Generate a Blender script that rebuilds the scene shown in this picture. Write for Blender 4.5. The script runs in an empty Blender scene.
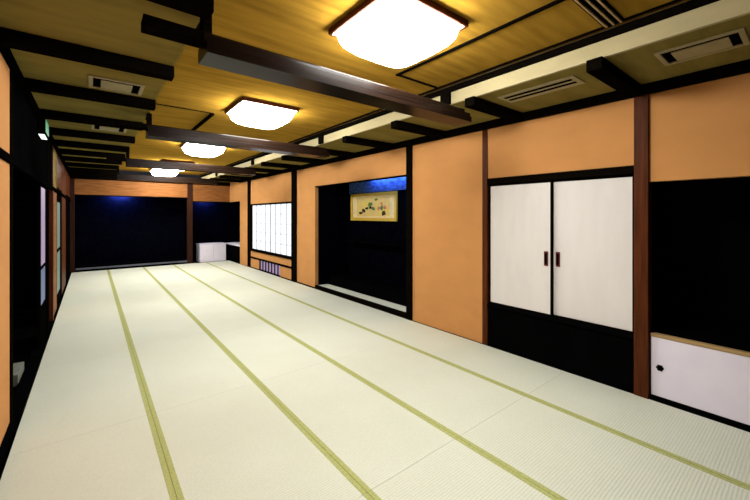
import bpy, bmesh, math, random
from mathutils import Vector, Matrix
random.seed(4)
scn = bpy.context.scene
COL = scn.collection

# ------------------------------------------------------------------ materials
def lin(r, g, b):
    f = lambda c: (c/12.92 if c <= .04045 else ((c+.055)/1.055)**2.4)
    return (f(r/255), f(g/255), f(b/255), 1)

def mat(name, col, rough=.6, spec=.3, var=0.0, scale=(6, 6, 6), bump=0.0, col2=None, detail=4, metal=0.0):
    m = bpy.data.materials.new(name); m.use_nodes = True
    nt = m.node_tree; b = nt.nodes['Principled BSDF']
    b.inputs['Base Color'].default_value = col
    b.inputs['Roughness'].default_value = rough
    b.inputs['Specular IOR Level'].default_value = spec
    b.inputs['Metallic'].default_value = metal
    if var or bump:
        tc = nt.nodes.new('ShaderNodeTexCoord'); mp = nt.nodes.new('ShaderNodeMapping')
        mp.inputs['Scale'].default_value = scale
        nz = nt.nodes.new('ShaderNodeTexNoise'); nz.inputs['Scale'].default_value = 1.0
        nz.inputs['Detail'].default_value = detail
        nt.links.new(tc.outputs['Object'], mp.inputs['Vector']); nt.links.new(mp.outputs['Vector'], nz.inputs['Vector'])
        if var:
            mr = nt.nodes.new('ShaderNodeValToRGB')
            c2 = col2 or tuple(c*(1-var) for c in col[:3]) + (1,)
            mr.color_ramp.elements[0].color = c2; mr.color_ramp.elements[0].position = .32
            mr.color_ramp.elements[1].color = col; mr.color_ramp.elements[1].position = .62
            nt.links.new(nz.outputs['Fac'], mr.inputs['Fac']); nt.links.new(mr.outputs['Color'], b.inputs['Base Color'])
        if bump:
            bp = nt.nodes.new('ShaderNodeBump'); bp.inputs['Strength'].default_value = bump; bp.inputs['Distance'].default_value = .01
            nt.links.new(nz.outputs['Fac'], bp.inputs['Height']); nt.links.new(bp.outputs['Normal'], b.inputs['Normal'])
    return m

def emit(name, col, strength, base=.25):
    m = bpy.data.materials.new(name); m.use_nodes = True
    nt = m.node_tree; b = nt.nodes['Principled BSDF']
    b.inputs['Base Color'].default_value = (base, base, base, 1)
    b.inputs['Emission Color'].default_value = col; b.inputs['Emission Strength'].default_value = strength
    return m

def tatami_mat():
    m = mat('tatami_weave', (.60, .575, .42, 1), .8, .1)
    nt = m.node_tree; b = nt.nodes['Principled BSDF']
    tc = nt.nodes.new('ShaderNodeTexCoord')
    wv = nt.nodes.new('ShaderNodeTexWave'); wv.wave_type = 'BANDS'; wv.bands_direction = 'Y'
    wv.inputs['Scale'].default_value = 17; wv.inputs['Distortion'].default_value = .6; wv.inputs['Detail'].default_value = 1
    nz = nt.nodes.new('ShaderNodeTexNoise'); nz.inputs['Scale'].default_value = 90
    nz2 = nt.nodes.new('ShaderNodeTexNoise'); nz2.inputs['Scale'].default_value = 1.2
    for n in (wv, nz, nz2): nt.links.new(tc.outputs['Object'], n.inputs['Vector'])
    def mul(a, c, k):
        x = nt.nodes.new('ShaderNodeMath'); x.operation = 'MULTIPLY_ADD'; x.inputs[1].default_value = k
        nt.links.new(a, x.inputs[0])
        if isinstance(c, float): x.inputs[2].default_value = c
        else: nt.links.new(c, x.inputs[2])
        return x.outputs[0]
    s = mul(wv.outputs['Fac'], .1, .25); s = mul(nz.outputs['Fac'], s, .35); s = mul(nz2.outputs['Fac'], s, .3)
    r = nt.nodes.new('ShaderNodeValToRGB')
    r.color_ramp.elements[0].position = .25; r.color_ramp.elements[0].color = (.52, .55, .44, 1)
    r.color_ramp.elements[1].position = .8; r.color_ramp.elements[1].color = (.68, .72, .62, 1)
    nt.links.new(s, r.inputs['Fac']); nt.links.new(r.outputs['Color'], b.inputs['Base Color'])
    bp = nt.nodes.new('ShaderNodeBump'); bp.inputs['Strength'].default_value = .25; bp.inputs['Distance'].default_value = .003
    nt.links.new(wv.outputs['Fac'], bp.inputs['Height']); nt.links.new(bp.outputs['Normal'], b.inputs['Normal'])
    return m

M = dict(
    tatami=tatami_mat(),
    heri=mat('green_edging_cloth', (.42, .45, .17, 1), .85, .1, .2, (60, 60, 60)),
    plaster=mat('orange_plaster', (.56, .268, .09, 1), .9, .08, .07, (3, 3, 5), .03),
    ceil=mat('golden_board', (.33, .185, .024, 1), .7, .0, .3, (1.6, 14, 8), .03),
    soffit=mat('pale_board', (.235, .185, .05, 1), .8, .0, .22, (2, 9, 9), .03),
    fascia=mat('cream_board', (.46, .40, .22, 1), .7, .2, .12, (9, 2, 9)),
    dark=mat('dark_stained_wood', (.004, .003, .002, 1), .5, .0, .4, (2, 30, 30), .03),
    beam=mat('dark_polished_wood', (.010, .005, .003, 1), .26, .09, .55, (2, 40, 40), .05),
    black=mat('black_lacquer', (.002, .002, .0022, 1), .6, .0, .3, (5, 5, 5)),
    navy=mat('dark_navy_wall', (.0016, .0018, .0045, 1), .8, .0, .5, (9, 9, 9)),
    post=mat('red_brown_wood', (.095, .026, .008, 1), .45, .05, .5, (30, 30, 2), .03),
    postdark=mat('dark_red_brown_wood', (.035, .011, .005, 1), .45, .1, .5, (30, 30, 2), .03),
    paper=mat('cream_paper', (.70, .68, .66, 1), .85, .15, .05, (8, 8, 2)),
    lintel=mat('orange_brown_wood', (.27, .105, .028, 1), .6, .1, .4, (3, 3, 30)),
    blueglow=mat('painted_blue_glow', (.07, .15, .36, 1), .7, .1, .6, (25, 9, 25)),  # blue lamplight put into the surface colour
    lattice=mat('pale_lattice', (.33, .34, .37, 1), .7, .1, .1),
    white=mat('white_panel', (.80, .77, .90, 1), .7, .2, .05, (4, 4, 4)),
    tan=mat('tan_wood', (.42, .28, .12, 1), .5, .3, .3, (30, 2, 30)),
    vent=mat('olive_vent_paint', (.34, .29, .15, 1), .6, .3, .1, (9, 9, 9)),
    red=mat('dark_red_lacquer', (.09, .006, .008, 1), .3, .5, .2, (20, 20, 20)),
    lamp=emit('glowing_acrylic', (1, .97, .925, 1), 60),
    shoji=emit('daylit_paper', (.88, .93, 1, 1), 1.1),
    shojidim=emit('daylit_lilac_paper', (.60, .42, .70, 1), .5, .06),
    shojiblue=emit('daylit_blue_glass', (.12, .22, .5, 1), .4, .04),
    greenlit=emit('daylit_green_glass', (.3, .6, .45, 1), .3, .04),
    tube=emit('blue_white_tube', (.12, .22, 1, 1), 6),
    signgreen=emit('lit_green_sign', (.02, .42, .18, 1), .6),
    signwhite=emit('lit_white_slot', (.9, 1, .95, 1), 1.6),
    gold=mat('gilded_wood', (.68, .45, .04, 1), .5, .4, .2, (20, 20, 20)),
    cream=mat('pale_silk_mount', (.80, .66, .36, 1), .8, .2, .15, (14, 14, 14)),
    silk=mat('gold_ground_painting', (.74, .57, .13, 1), .8, .2, .25, (7, 7, 7), 0, (.66, .48, .22, 1)),
    grey=mat('dull_grey_board', (.20, .21, .18, 1), .8, .1, .2, (9, 9, 9)),
    ink=mat('black_ink', (.03, .03, .02, 1), .9, .1),
    leaf=mat('green_pigment', (.10, .2, .05, 1), .9, .1),
    rose=mat('coral_pigment', (.62, .2, .10, 1), .9, .1),
)

# ------------------------------------------------------------------ builders
class MB:
    def __init__(s): s.bm = bmesh.new()
    def box(s, x0, x1, y0, y1, z0, z1, bev=0.0):
        r = bmesh.ops.create_cube(s.bm, size=1)
        vs = r['verts']
        for v in vs:
            v.co = Vector(((x0+x1)/2 + v.co.x*(x1-x0), (y0+y1)/2 + v.co.y*(y1-y0), (z0+z1)/2 + v.co.z*(z1-z0)))
        if bev:
            es = {e for v in vs for e in v.link_edges}
            bmesh.ops.bevel(s.bm, geom=list(es), offset=bev, segments=2, affect='EDGES', profile=.6)
        return s
    def prism(s, pts, axis, a, b):
        def P(p, t):
            return Vector((t, p[0], p[1])) if axis == 'x' else (Vector((p[0], t, p[1])) if axis == 'y' else Vector((p[0], p[1], t)))
        A = [s.bm.verts.new(P(p, a)) for p in pts]; B = [s.bm.verts.new(P(p, b)) for p in pts]
        n = len(pts)
        s.bm.faces.new(A); s.bm.faces.new(B[::-1])
        for i in range(n): s.bm.faces.new((A[i], A[(i+1) % n], B[(i+1) % n], B[i]))
        bmesh.ops.recalc_face_normals(s.bm, faces=s.bm.faces[:])
        return s
    def cyl(s, c, axis, r, depth, seg=20):
        rot = {'x': Matrix.Rotation(math.pi/2, 4, 'Y'), 'y': Matrix.Rotation(math.pi/2, 4, 'X'), 'z': Matrix.Identity(4)}[axis]
        bmesh.ops.create_cone(s.bm, cap_ends=True, segments=seg, radius1=r, radius2=r, depth=depth, matrix=Matrix.Translation(c) @ rot)
        return s
    def build(s, name, m, parent=None, smooth=False):
        me = bpy.data.meshes.new(name); s.bm.to_mesh(me); s.bm.free()
        me.materials.append(m)
        if smooth:
            for p in me.polygons: p.use_smooth = True
        o = bpy.data.objects.new(name, me); COL.objects.link(o)
        if parent: o.parent = parent
        return o

def B(*a, bev=0.0): return MB().box(*a, bev=bev)
def tag(o, label, cat, group=None):
    o['label'] = label; o['category'] = cat
    if group: o['group'] = group
    return o
def thing(name, label, cat, loc=(0, 0, 0), group=None):
    o = bpy.data.objects.new(name, None); COL.objects.link(o); o.location = loc
    o.empty_display_size = .1
    return tag(o, label, cat, group)
def struct(o):
    o['kind'] = 'structure'; return o
def copy_tree(root):
    r = root.copy(); COL.objects.link(r)
    for ch in list(root.children):
        c = ch.copy(); COL.objects.link(c); c.parent = r
        for g in list(ch.children):
            d = g.copy(); COL.objects.link(d); d.parent = c
    return r

XL, XR = -.48, 3.93          # side walls
YB, YF = -.35, 13.4         # wall behind the camera, far wall
ZS, ZC = 2.83, 3.03          # soffit, raised centre
CL, CR = .515, 2.99          # raised centre edges
ORD = ['first', 'second', 'third', 'fourth', 'fifth', 'sixth', 'seventh', 'eighth', 'ninth', 'tenth', 'eleventh', 'twelfth', 'thirteenth']

# ------------------------------------------------------------------ floor and mats
struct(B(-1.9, 4.9, YB-.1, 14.6, -.2, -.03).build('floor', M['black']))
xb = [-.445, .39, 1.283, 2.125, 3.115, 3.91]
cols = ['in leftmost strip of floor', 'in second strip from left', 'in middle strip of floor', 'in second strip from right', 'in rightmost strip of floor']
yb = [YB, -.1] + [1.685 + 1.785*i for i in range(7)] + [13.38]
yb = yb[:9] + [13.38]
rowname = [None, 'nearest the camera', 'second row from camera', 'third row from camera', 'fourth row from camera', 'fifth row from camera', 'sixth row from camera', 'seventh row from camera', 'short last row']
struct(B(xb[0], xb[-1], yb[0], yb[1]-.002, -.0295, -.002).build('floor', M['tatami']))
nrow = len(yb)-1
for i in range(5):
    x0, x1 = xb[i]+.001, xb[i+1]-.001
    protos = {}
    for j in range(1, nrow):
        y0, y1 = yb[j]+.0005, yb[j+1]-.0005
        L = y1-y0
        lab = 'green edged tatami mat %s, %s' % (cols[i], rowname[j])
        key = round(L, 3)
        if key not in protos:
            t = thing('tatami_mat', lab, 'tatami mat', (0, y0, -.03), 'tatami mats covering the floor')
            e0 = .006 if i == 0 else .032; e1 = .006 if i == 4 else .032
            B(x0, x1, 0, L, 0, .0288, bev=.0012).build('mat_body', M['tatami'], t)
            if i != 0: B(x0, x0+.032, 0, L, .001, .030, bev=.001).build('cloth_edge', M['heri'], t)
            if i != 4: B(x1-.032, x1, 0, L, .001, .030, bev=.001).build('cloth_edge', M['heri'], t)
            protos[key] = t
        else:
            t = copy_tree(protos[key]); t.location = (0, y0, -.03); t['label'] = lab

# ------------------------------------------------------------------ ceiling
struct(B(CL-.05, CR+.05, YB-.1, YF+.1, ZC, ZC+.06).build('ceiling', M['ceil']))
struct(B(XL-.1, CL-.0305, YB-.1, YF+.1, ZS, ZS+.05).build('ceiling_soffit', M['soffit']))
struct(B(CR+.0305, XR+.1, YB-.1, YF+.1, ZS, ZS+.05).build('ceiling_soffit', M['soffit']))
struct(B(CL-.03, CL, YB-.1, YF+.1, ZS, ZC).build('ceiling_fascia', M['soffit']))
struct(B(CR, CR+.03, YB-.1, YF+.1, ZS, ZC).build('ceiling_fascia', M['fascia']))
def trimmesh(s, x):
    p = [(0, 2.955), (0, 3.016), (.012, 3.016), (.03, 2.995), (.03, 2.955)]
    return MB().prism([(x + s*a, z) for a, z in p], 'y', YB, YF)
struct(trimmesh(-1, CR).build('trim_1', M['dark']))
struct(trimmesh(1, CL).build('trim_2', M['dark']))
struct(B(XR-.045, XR, YB, 12.26, 2.735, ZS, bev=.006).build('trim_3', M['dark']))
struct(B(XL, XL+.03, YB, YF, 2.74, ZS, bev=.006).build('trim_4', M['black']))
struct(B(XL, XR, YF-.05, YF, 2.70, ZS, bev=.006).build('trim_5', M['dark']))
struct(B(CR-.066, CR-.046, YB, YF, ZC-.014, ZC, bev=.003).build('trim_15', M['dark']))
struct(B(CL+.046, CL+.066, YB, YF, ZC-.014, ZC, bev=.003).build('trim_16', M['dark']))
# thin battens on the raised boards
tag(B(2.33, 2.36, YB, 2.6, ZC-.016, ZC, bev=.004).build('ceiling_batten', M['dark']), 'long thin dark batten on golden ceiling beside the nearest lamp', 'batten', 'ceiling battens')
tag(B(2.36, CR-.067, 2.575, 2.6, ZC-.012, ZC, bev=.003).build('ceiling_batten', M['dark']), 'short thin dark batten on golden ceiling running from nearest lamp to right trim', 'batten', 'ceiling battens')
tag(B(1.26, 1.30, 5.12, 7.4, ZC-.03, ZC, bev=.004).build('ceiling_batten', M['dark']), 'thick short dark batten on golden ceiling left of the second lamp, running lengthwise', 'batten', 'ceiling battens')
tag(B(CL+.067, 1.26, 5.12, 5.14, ZC-.01, ZC, bev=.003).build('ceiling_batten', M['dark']), 'hairline dark batten crossing golden ceiling left of the second lamp', 'batten', 'ceiling battens')

# grille across the boards at the near right
g = thing('ceiling_grille', 'dark narrow slatted grille set across golden ceiling at top right', 'grille', (2.36, .86, ZC))
B(0, .56, 0, .13, -.012, 0, bev=.002).build('grille_plate', M['black'], g)
for k in range(3):
    B(0, .56, .012+.045*k, .024+.045*k, -.024, -.012, bev=.001).build('slat', M['tan'], g)

# cross beams
def make_beam(y):
    t = thing('cross_beam', '', 'beam', (0, y, 2.55), 'cross beams under the raised ceiling')
    low = [(-.22, .0), (-.22, .05), (-.205, .058), (-.205, .088), (0, .088), (0, .012), (-.012, 0)]
    MB().prism(low, 'x', .5, 2.88).build('lower_beam', M['beam'], t)
    up = [(-.14, .088), (-.14, .138), (-.13, .15), (-.02, .15), (-.02, .088)]
    MB().prism(up, 'x', .5, 2.88).build('upper_beam', M['beam'], t)
    B(.21, .4995, -.135, -.02, .092, .15, bev=.004).build('end_bracket', M['dark'], t)
    for a, b in ((.5, .55),):
        B(a, b, -.12, -.04, .15, .28, bev=.003).build('hanger_block', M['dark'], t)
    return t
beamlab = ['thick dark cross beam nearest the camera, just beyond the nearest lamp', 'dark cross beam between the second and third lamps from the camera',
           'dark cross beam just beyond the third lamp from the camera', 'dark cross beam farthest from the camera, close to the back alcoves']
bm0 = None
for k, y in enumerate((2.33, 4.97, 8.1, 11.2)):
    t = bm0 = make_beam(y) if k == 0 else copy_tree(bm0)
    t.location.y = y; t['label'] = beamlab[k]

# upright battens on the step between raised boards and soffits
fb = None
for k, y in enumerate((2.45, 5.1, 8.3, 11.4)):
    for side, x in (('right', CR-.04), ('left', CL)):
        if fb is None: fb = o = B(0, .04, 0, .12, ZS, 2.96, bev=.003).build('upright_batten', M['dark'])
        else: o = fb.copy(); COL.objects.link(o)
        o.location = (x, y, 0)
        tag(o, 'short upright batten on %s ceiling step by %s cross beam from camera' % (side, ORD[k]), 'batten', 'upright ceiling battens')

# short joists under the soffits
jl = [2.14, 3.31, 4.36, 5.5, 6.55, 7.55, 8.5, 9.5, 10.55, 11.6, 12.65]
jr = [1.12, 2.25, 3.39, 4.5, 5.6, 6.7, 7.8, 8.9, 10.0, 11.1, 12.15]
def joist_at(x0, x1, ys, side):
    p = None
    for k, y in enumerate(ys):
        lab = 'short dark joist under the %s soffit, %s from the camera' % (side, ORD[k])
        if p is None:
            p = o = B(x0, x1, -.11, 0, 2.74, ZS-.001, bev=.005).build('ceiling_joist', M['dark'])
        else:
            o = p.copy(); COL.objects.link(o)
        o.location.y = y
        tag(o, lab, 'joist', 'joists under the %s soffit' % side)
joist_at(XL+.031, CL, jl, 'left')
joist_at(2.955, XR-.046, jr, 'right')

# ------------------------------------------------------------------ lamps
def make_lamp():
    t = thing('ceiling_light', '', 'ceiling light', (0, 0, ZC), 'square ceiling lights')
    f = MB(); s = .36; w = .022
    f.box(-s, s, -s, -s+w, -.045, 0, bev=.004); f.box(-s, s, s-w, s, -.045, 0, bev=.004)
    f.box(-s, -s+w, -s+w+.0005, s-w-.0005, -.045, 0, bev=.004); f.box(s-w, s, -s+w+.0005, s-w-.0005, -.045, 0, bev=.004)
    f.build('lamp_frame', M['post'], t)
    bm = bmesh.new(); n = 16; a = s-w-.001; g = []
    for i in range(n+1):
        r = []
        for j in range(n+1):
            u, v = -1+2*i/n, -1+2*j/n
            h = ((1-abs(u)**4)*(1-abs(v)**4))**.45
            r.append(bm.verts.new((u*a, v*a, -.042-.17*h)))
        g.append(r)
    for i in range(n):
        for j in range(n): bm.faces.new((g[i][j], g[i][j+1], g[i+1][j+1], g[i+1][j]))
    mb = MB(); mb.bm.free(); mb.bm = bm
    mb.build('diffuser', M['lamp'], t, smooth=True)
    return t
lamplab = ['large glowing square ceiling light nearest the camera', 'glowing square ceiling light second from the camera, beyond the nearest cross beam',
           'glowing square ceiling light third from the camera', 'glowing square ceiling light mostly hidden behind the third cross beam', 'small looking glowing ceiling light farthest away, before the back alcoves']
l0 = make_lamp()
for k, y in enumerate((1.92, 4.55, 7.6, 10.5, 12.4)):
    t = l0 if k == 0 else copy_tree(l0)
    t.location = (1.735, y, ZC); t['label'] = lamplab[k]

# ------------------------------------------------------------------ air vents
def cassette(x0, x1, y0, y1, label):
    t = thing('ceiling_vent', label, 'vent', (x0, y0, ZS), 'air vents in the soffits')
    w, d = x1-x0, y1-y0
    f = MB(); b = .03
    f.box(0, w, 0, b, -.014, 0, bev=.002); f.box(0, w, d-b, d, -.014, 0, bev=.002)
    f.box(0, b, b+.0005, d-b-.0005, -.014, 0, bev=.002); f.box(w-b, w, b+.0005, d-b-.0005, -.014, 0, bev=.002)
    f.build('vent_frame', M['vent'], t)
    B(b, w-b, b, d-b, -.004, 0).build('vent_opening', M['black'], t)
    if w > d: B(b+.055, w-b-.055, b+.05, d-b, -.010, -.004, bev=.002).build('vent_flap', M['vent'], t)
    else: B(b+.05, w-b, b+.05, d-b-.05, -.010, -.004, bev=.002).build('vent_flap', M['vent'], t)
    return t
cassette(-.02, .38, 3.82, 4.17, 'pale framed square air vent in left soffit, nearest the camera')
cassette(0, .38, 5.85, 6.2, 'pale framed square air vent in left soffit, second from the camera')
cassette(3.2, 3.52, .30, .76, 'pale framed air vent with dark ends in right soffit at far right')
v = thing('slot_vent', 'pale linear air vent with two dark slots in right soffit', 'vent', (3.17, 1.3, ZS))
B(0, .26, 0, .72, -.010, 0, bev=.003).build('vent_frame', M['vent'], v)
for k in (0, 1): B(.05+.09*k, .095+.09*k, .04, .68, -.012, -.0095).build('slot', M['black'], v)

# ------------------------------------------------------------------ right wall
def wallboxes(name, m, boxes):
    mb = MB()
    for b in boxes: mb.box(*b)
    return struct(mb.build(name, m))
X2 = XR+.08
wallboxes('wall_right', M['plaster'], [
    (XR, X2, YB, 1.0, 1.95, ZS), (XR, X2, 1.05, 2.66, 2.11, ZS), (XR, X2, 2.7, 4.0, 0, ZS), (XR, X2, 4.09, 7.09, 2.29, ZS),
    (XR, X2, 7.09, 8.0, 0, ZS), (XR, X2, 8.25, 11.22, 1.99, ZS), (XR, X2, 8.25, 11.22, .35, .53), (XR, X2, 8.25, 8.98, .02, .30),
    (XR, X2, 10.52, 11.22, .02, .30), (XR, X2, 11.45, 12.26, 0, ZS), (XR, X2, 12.26, YF, 2.12, ZS)])
struct(B(XR-.012, XR, 7.09, 8.0, -.001, .025).build('baseboard_right', M['dark']))
def pillar(x0, x1, y0, y1, z1, m, label):
    return tag(B(x0, x1, y0, y1, -.03, z1, bev=.006).build('wall_pillar', M[m]), label, 'pillar', 'wooden pillars')
pillar(XR-.03, X2, .965, 1.075, 2.735, 'post', 'red brown pillar between the white double doors and the low white cabinet')
pillar(XR-.012, X2, 2.635, 2.71, 2.735, 'post', 'thin brown pillar at left edge of the white double doors')
pillar(XR-.03, X2, 3.985, 4.105, 2.735, 'dark', 'dark pillar at right edge of the picture alcove')
pillar(XR-.03, X2, 7.99, 8.25, 2.735, 'dark', 'dark pillar right of the bright paper window')
pillar(XR-.03, X2, 11.22, 11.45, 2.735, 'dark', 'dark pillar left of the bright paper window')

# double doors over a black panel
struct(B(XR-.02, X2, 1.076, 2.634, 2.035, 2.11, bev=.004).build('trim_6', M['dark']))
struct(B(XR+.005, X2, 1.076, 2.634, -.03, .50).build('trim_7', M['black']))
struct(B(XR-.02, X2, 1.076, 2.634, .50, .532, bev=.003).build('trim_8', M['black']))
struct(B(XR+.07, X2+.02, 1.076, 2.634, .532, 2.035).build('wall_door_backing', M['black']))
def sliding_door(y0, y1, x, hy, label):
    t = thing('sliding_door', label, 'sliding door', (x, y0, .533), 'white double doors')
    w = y1-y0; H = 1.50; e = .024
    B(.004, .022, e, w-e, e, H-e).build('paper_panel', M['paper'], t)
    for n, bx in (('door_stile', (0, .026, 0, e, 0, H)), ('door_stile', (0, .026, w-e, w, 0, H)),
                  ('door_rail', (0, .026, e, w-e, 0, .016)), ('door_rail', (0, .026, e, w-e, H-.016, H))):
        B(*bx, bev=.002).build(n, M['dark'], t)
    h = B(-.006, .0045, hy-y0-.022, hy-y0+.022, .555, .715, bev=.004).build('door_pull', M['red'], t)
    B(-.008, -.0055, hy-y0-.012, hy-y0+.012, .575, .695, bev=.001).build('pull_recess', M['black'], h)
    return t
sliding_door(1.83, 2.625, XR+.008, 1.90, 'left white sliding door with dark red pull at its right edge')
sliding_door(1.08, 1.862, XR+.037, 1.785, 'right white sliding door with dark pull at its left edge, beside red brown pillar')

# low white cabinet in the dark recess at the right
c = thing('low_cabinet', 'low white cabinet with tan top at lower right, beneath the dark recess', 'cabinet', (XR+.005, -.3, -.03))
B(.03, .66, 0, 1.26, .03, .585).build('cabinet_body', M['black'], c)
B(.0505, .68, 0, 1.26, .59, .62).build('cabinet_top', M['black'], c)
B(0, .05, 0, 1.26, .59, .62, bev=.004).build('front_strip', M['tan'], c)
B(0, .05, 0, 1.26, 0, .068, bev=.003).build('base_rail', M['black'], c)
for a, b in ((.02, .45), (.43, 1.255)):
    xx = .004 if a > .3 else .0165
    d = B(xx, xx+.012, a, b, .0695, .588, bev=.002).build('cabinet_door', M['white'], c)
    if a > .3:
        mb = MB(); cy, cz = 1.19, .325
        mb.cyl((xx-.003, cy, cz), 'x', .016, .008)
        for q in range(6):
            an = q*math.pi/3
            mb.cyl((xx-.002, cy+.018*math.cos(an), cz+.018*math.sin(an)), 'x', .011, .006, 12)
        mb.build('flower_pull', M['black'], d)
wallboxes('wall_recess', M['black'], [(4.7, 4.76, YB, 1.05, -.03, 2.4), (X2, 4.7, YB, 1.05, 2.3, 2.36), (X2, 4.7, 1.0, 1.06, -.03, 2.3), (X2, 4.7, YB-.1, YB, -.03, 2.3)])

# ------------------------------------------------------------------ picture alcove
AB = 4.74
wallboxes('wall_alcove', M['navy'], [(AB, AB+.06, 4.0, 7.2, -.03, 2.5), (X2, AB, 7.09, 7.15, -.03, 2.5), (X2, AB, 4.04, 4.10, -.03, 2.5)])
wallboxes('ceiling_alcove', M['navy'], [(X2, AB, 4.04, 7.15, 2.5, 2.56)])
struct(B(XR-.005, XR+.055, 4.106, 7.09, -.03, .075, bev=.004).build('trim_9', M['dark']))
struct(B(XR-.01, X2+.005, 4.106, 7.09, 2.275, 2.295, bev=.003).build('trim_10', M['dark']))
ms = thing('tatami_strip', 'narrow pale tatami strip on the alcove floor below the picture', 'tatami mat', (XR+.06, 4.13, -.03))
B(0, .25, 0, 2.94, 0, .10, bev=.002).build('mat_body', M['tatami'], ms)
tag(B(XR+.34, AB-.002, 4.12, 7.07, -.03, .26, bev=.006).build('alcove_platform', M['black']), 'raised black lacquered platform at back of the picture alcove', 'platform')
tag(B(AB-.24, AB-.001, 4.12, 6.7, 1.06, 1.085, bev=.004).build('alcove_shelf', M['black']), 'thin black shelf across alcove back wall below the picture', 'shelf')
struct(B(AB-.012, AB-.0005, 4.12, 6.9, 2.14, 2.499).build('wall_alcove_blue_glow', M['blueglow']))  # panel coloured blue to carry the tube lamp's glow on the wall
# picture
p = thing('framed_picture', 'wide gold framed painting on dark alcove wall under blue light', 'picture', (AB-.001, 5.22, 1.525))
W, H = 1.58, .60
mb = MB(); b = .065
mb.box(-.04, 0, 0, W, 0, b, bev=.005); mb.box(-.04, 0, 0, W, H-b, H, bev=.005); mb.box(-.04, 0, 0, b, b+.0005, H-b-.0005, bev=.005); mb.box(-.04, 0, W-b, W, b+.0005, H-b-.0005, bev=.005)
mb.build('picture_frame', M['gold'], p)
B(-.018, -.002, b, W-b, b, H-b).build('mount', M['cream'], p)
pt = B(-.022, -.018, .22, W-.22, .10, H-.10).build('painting', M['silk'], p)
def blot(name, m, u, v, r, q):
    n = 14
    pts = []
    for k in range(n):
        an = k*2*math.pi/n; rr = 1.3*r*(.62+.5*random.random())
        pts.append((u+q*rr*math.cos(an), v+rr*math.sin(an)))
    MB().prism(pts, 'x', -.0232, -.0221).build(name, m, pt)
# seen from the room, larger y lies to the left
for a in ((1.22, .17, .03, 2.2), (1.10, .22, .035, 1.6), (.99, .27, .022, 2.4), (.86, .29, .03, 1.6), (.41, .16, .05, 1.1)): blot('ink_branch', M['ink'], *a)
for a in ((.87, .36, .04, 1.6), (.76, .26, .035, 1.8), (.47, .27, .05, 1), (.66, .45, .025, 2)): blot('green_leaf', M['leaf'], *a)
for a in ((.57, .27, .04, 1), (.37, .28, .035, 1.1), (.48, .36, .03, 1)): blot('coral_flower', M['rose'], *a)
def tube_lamp(loc, axis, length, label, energy):
    t = thing('tube_lamp', label, 'lamp', loc, 'blue tube lamps in the alcoves')
    h = length/2
    if axis == 'y':
        B(-.04, .04, -h, h, -.02, 0, bev=.003).build('lamp_housing', M['black'], t)
        MB().cyl((0, 0, -.036), 'y', .016, length*.96).build('lamp_tube', M['tube'], t, smooth=True)
    else:
        B(-h, h, -.04, .04, -.02, 0, bev=.003).build('lamp_housing', M['black'], t)
        MB().cyl((0, 0, -.036), 'x', .016, length*.96).build('lamp_tube', M['tube'], t, smooth=True)
    la = bpy.data.lights.new('tube_glow', 'AREA'); la.shape = 'RECTANGLE'; la.size = .05 if axis == 'y' else length*.9; la.size_y = length*.9 if axis == 'y' else .05
    la.energy = energy; la.color = (.14, .26, 1)
    lo = bpy.data.objects.new('tube_glow', la); COL.objects.link(lo); lo.parent = t
    lo.location = (.045, 0, -.03) if axis == 'y' else (0, .045, -.03); lo.rotation_euler = (0, -1.35, 0) if axis == 'y' else (1.35, 0, 0)
tube_lamp((4.56, 5.15, 2.50), 'y', 1.8, 'blue tube lamp under the picture alcove ceiling, behind its lintel', 22)

# ------------------------------------------------------------------ paper windows in the right wall
w1 = struct(bpy.data.objects.new('window_1', None)); COL.objects.link(w1); w1.location = (XR, 8.25, 0)
Lw = 2.97
for n, bx in (('window_rail', (-.02, .07, 0, Lw, 1.945, 1.99)), ('window_rail', (-.03, .07, 0, Lw, .53, .60)), ('window_stile', (-.01, .07, 0, .05, .6, 1.945)), ('window_stile', (-.01, .07, Lw-.05, Lw, .6, 1.945))):
    B(*bx, bev=.004).build(n, M['dark'], w1)
B(.045, .05, .05, Lw-.05, .6, 1.945).build('paper_pane', M['shoji'], w1)
mb = MB()
for k in range(1, 8): mb.box(.03, .044, .05+k*2.87/8-(.016 if k == 4 else .005), .05+k*2.87/8+(.016 if k == 4 else .005), .6, 1.945)
for k in range(1, 5): mb.box(.0305, .0435, .05, Lw-.05, .6+k*1.345/5-.005, .6+k*1.345/5+.005)
mb.build('lattice', M['lattice'], w1)
w2 = struct(bpy.data.objects.new('window_2', None)); COL.objects.link(w2); w2.location = (XR, 8.98, 0)
B(-.02, .07, -.73, 2.24, .30, .35, bev=.004).build('window_rail', M['dark'], w2)
B(-.02, .07, -.73, 2.24, -.005, .02, bev=.004).build('window_rail', M['dark'], w2)
B(.05, .055, 0, 1.54, .02, .30).build('paper_pane', M['shojidim'], w2)
mb = MB()
for k in range(0, 8): mb.box(.02, .049, k*.217, k*.217+.02, .02, .30)
mb.build('lattice', M['dark'], w2)
wallboxes('wall_window_backing', M['black'], [(X2, X2+.03, 8.2, 11.3, -.03, 2.1)])

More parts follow.
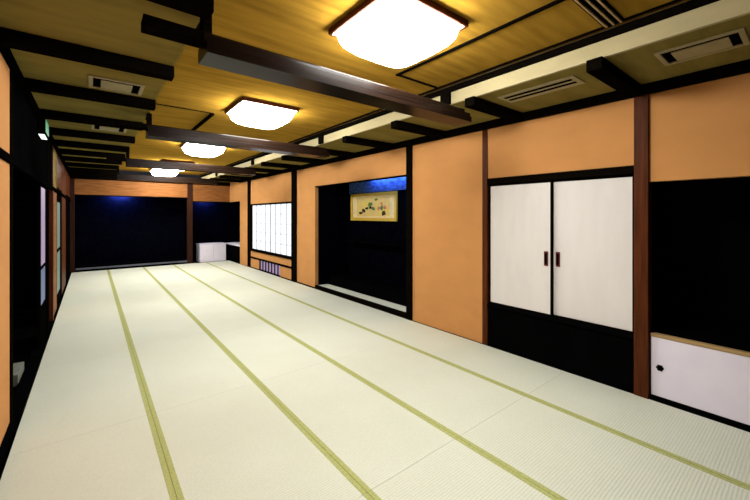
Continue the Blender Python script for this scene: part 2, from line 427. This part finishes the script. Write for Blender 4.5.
# ------------------------------------------------------------------ far wall and its alcoves
wallboxes('wall_far', M['lintel'], [(XL-.08, 2.56, YF, YF+.08, 2.24, ZS), (2.68, XR+.08, YF, YF+.08, 2.12, ZS)])
pillar(2.54, 2.70, YF-.03, YF+.1, 2.70, 'postdark', 'dark brown pillar between the two black alcoves at the far end')
pillar(XL-.02, XL+.10, YF-.03, YF+.1, 2.70, 'postdark', 'dark red brown pillar at left corner of the far end')
FB = 14.35
wallboxes('wall_far_alcove', M['navy'], [(-.56, 4.75, FB, FB+.06, -.03, 2.6), (-.6, -.5, YF, FB, -.03, 2.6), (2.60, 2.66, YF+.1, FB, -.03, 2.6), (4.7, 4.76, 12.2, FB, -.03, 2.6), (X2, 4.7, 12.2, 12.25, -.03, 2.6)])
wallboxes('ceiling_far_alcove', M['navy'], [(-.6, 4.76, YF+.08, FB+.06, 2.55, 2.6), (X2, 4.76, 12.2, YF+.08, 2.3, 2.36)])
struct(B(XL, 2.56, YF-.012, YF+.09, 2.215, 2.245, bev=.003).build('trim_11', M['dark']))
struct(B(2.68, XR+.08, YF-.012, YF+.09, 2.095, 2.125, bev=.003).build('trim_12', M['dark']))
ap = thing('alcove_platform', 'long low black platform with grey painted sheen on its front edge in wide far alcove', 'platform', (XL+.12, YF+.01, -.03))
B(0, 2.93, .03, .9, 0, .13, bev=.004).build('platform_board', M['black'], ap)
B(0, 2.93, 0, .0295, .085, .135, bev=.004).build('front_edge', mat('grey_edge_sheen', (.10, .11, .15, 1), .35, .5, .3, (3, 9, 9)), ap)  # grey colour stands in for light reflecting off the black platform edge
B(0, 2.93, .002, .0295, 0, .0845).build('kick_board', M['black'], ap)
tube_lamp((.75, FB-.16, 2.43), 'x', .45, 'blue tube lamp in the wide far alcove, behind its lintel', 220)
tube_lamp((3.25, FB-.16, 2.36), 'x', .4, 'blue tube lamp in the narrow far alcove, behind its lintel', 120)
c = thing('low_cabinet', 'low white cabinet in the narrow alcove at the far end', 'cabinet', (2.95, YF+.03, -.03))
B(0, .86, .014, .6, .03, .63, bev=.003).build('cabinet_body', M['white'], c)
B(-.01, .87, 0, .61, .631, .66, bev=.003).build('cabinet_top', M['white'], c)
B(.02, .84, .03, .58, 0, .029).build('cabinet_base', M['black'], c)
for a, b in ((.01, .43), (.435, .85)):
    B(a, b, 0, .0135, .035, .625, bev=.002).build('cabinet_door', M['white'], c)
c = thing('side_cabinet', 'small black cabinet with white top beside the low white cabinet at far right corner', 'cabinet', (3.95, 12.35, -.03))
B(0, .7, 0, 1.5, 0, .60, bev=.004).build('cabinet_body', M['black'], c)
B(-.01, .71, -.01, 1.51, .601, .65, bev=.003).build('cabinet_top', M['white'], c)

# ------------------------------------------------------------------ left wall
XW = XL-.08
wallboxes('wall_left', M['plaster'], [(XW, XL, YB, 3.81, 0, ZS), ])
wallboxes('wall_left', M['lintel'], [(XW, XL, 7.57, 8.4, 0, 2.08)])
wallboxes('wall_left', M['soffit'], [(XW, XL, 7.45, 8.4, 2.08, ZS)])
wallboxes('wall_left', M['post'], [(XW, XL, 9.85, YF, 2.15, ZS), (XW, XL, 9.85, 11.2, -.03, 2.15), (XW, XL, 8.4, 9.85, 2.15, ZS)])
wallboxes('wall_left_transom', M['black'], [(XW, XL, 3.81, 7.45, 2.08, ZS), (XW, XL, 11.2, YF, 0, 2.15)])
struct(B(XL, XL+.02, YB, YF-.05, 2.03, 2.09, bev=.004).build('trim_13', M['black']))
struct(B(XL, XL+.014, YB, 3.81, -.03, .10, bev=.003).build('baseboard_left', M['black']))
struct(B(XW, XL+.033, 3.812, YF-.04, -.03, .004, bev=.001).build('trim_14', M['black']))
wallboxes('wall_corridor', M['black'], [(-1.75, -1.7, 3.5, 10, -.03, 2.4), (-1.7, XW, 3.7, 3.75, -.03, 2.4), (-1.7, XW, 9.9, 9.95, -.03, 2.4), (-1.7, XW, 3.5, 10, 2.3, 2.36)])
pillar(XW, XL+.01, 3.79, 3.87, 2.74, 'dark', 'dark pillar at the left edge of the photo beside the black opening')
pillar(XW, XL+.012, 6.70, 6.80, 2.74, 'dark', 'dark pillar on left wall just beyond the lilac paper screen')
pillar(XW, XL+.014, 7.45, 7.56, 2.74, 'post', 'red brown pillar on left wall beyond the lilac paper screen')
s = thing('paper_screen', 'tall narrow lilac paper screen standing in the left wall opening', 'screen', (XL-.04, 6.0, 0.004))
B(0, .03, 0, .04, 0, 2.02, bev=.003).build('screen_stile', M['dark'], s)
B(0, .03, .64, .68, 0, 2.02, bev=.003).build('screen_stile', M['dark'], s)
B(.008, .022, .04, .64, 1.0, 2.0).build('paper_pane', M['shojidim'], s)
B(0, .03, .04, .64, .96, 1.0).build('screen_rail', M['dark'], s)
B(.008, .022, .04, .64, .5, .96).build('glass_pane', M['shojiblue'], s)
B(.006, .024, .04, .64, 0, .5).build('kick_panel', M['black'], s)
w3 = struct(bpy.data.objects.new('window_3', None)); COL.objects.link(w3); w3.location = (XL-.05, 8.6, 0)
B(0, .04, 0, .06, .0, 2.08).build('window_stile', M['dark'], w3)
B(0, .04, 1.2, 1.25, .0, 2.08).build('window_stile', M['dark'], w3)
B(.015, .02, .06, 1.2, 1.0, 1.9).build('window_pane', M['greenlit'], w3)
B(.015, .02, .06, 1.2, .14, .96).build('window_pane', M['greenlit'], w3)
B(0, .04, .06, 1.2, .96, 1.0).build('window_rail', M['dark'], w3)
B(0, .04, .06, 1.2, 0, .14).build('window_rail', M['dark'], w3)
B(0, .04, .06, 1.2, 1.9, 2.08).build('window_rail', M['dark'], w3)
tag(B(-.72, -.56, 4.9, 5.3, -.03, .09, bev=.008).build('low_block', M['grey']), 'small grey block on the floor inside the black left opening', 'box')  # plain low block filling in for a pale patch at floor level
e = thing('exit_sign', 'small green and white lit exit sign high on the left wall', 'exit sign', (XL, 5.5, 2.57))
B(0, .07, 0, .38, 0, .19, bev=.006).build('sign_housing', M['dark'], e)
B(.0701, .074, .02, .36, .03, .17).build('sign_face', M['signgreen'], e)
B(.01, .06, .02, .36, -.006, -.0005).build('light_slot', M['signwhite'], e)

# ------------------------------------------------------------------ unseen wall behind the camera, set close and black to cut bounce
wallboxes('wall_back_unseen', M['black'], [(XL-.1, XR+.1, YB-.1, YB, -.03, ZC+.05)])

# ------------------------------------------------------------------ camera, world, view
cam = bpy.data.cameras.new('camera'); co = bpy.data.objects.new('camera', cam); COL.objects.link(co)
F = 355.6
cam.sensor_fit = 'HORIZONTAL'; cam.sensor_width = 36; cam.lens = F/750*36; cam.shift_y = -35/750
cam.clip_start = .02
co.location = (0, 0, 1.65); co.rotation_euler = (math.pi/2, 0, -math.atan(283.5/F))
scn.camera = co
wd = bpy.data.worlds.new('world'); scn.world = wd; wd.use_nodes = True
wd.node_tree.nodes['Background'].inputs['Color'].default_value = (.02, .02, .025, 1)
vs = scn.view_settings
vs.view_transform = 'Standard'; vs.look = 'None'; vs.gamma = 1; vs.use_curve_mapping = False; vs.exposure = 0.0
scn.cycles.max_bounces = 8
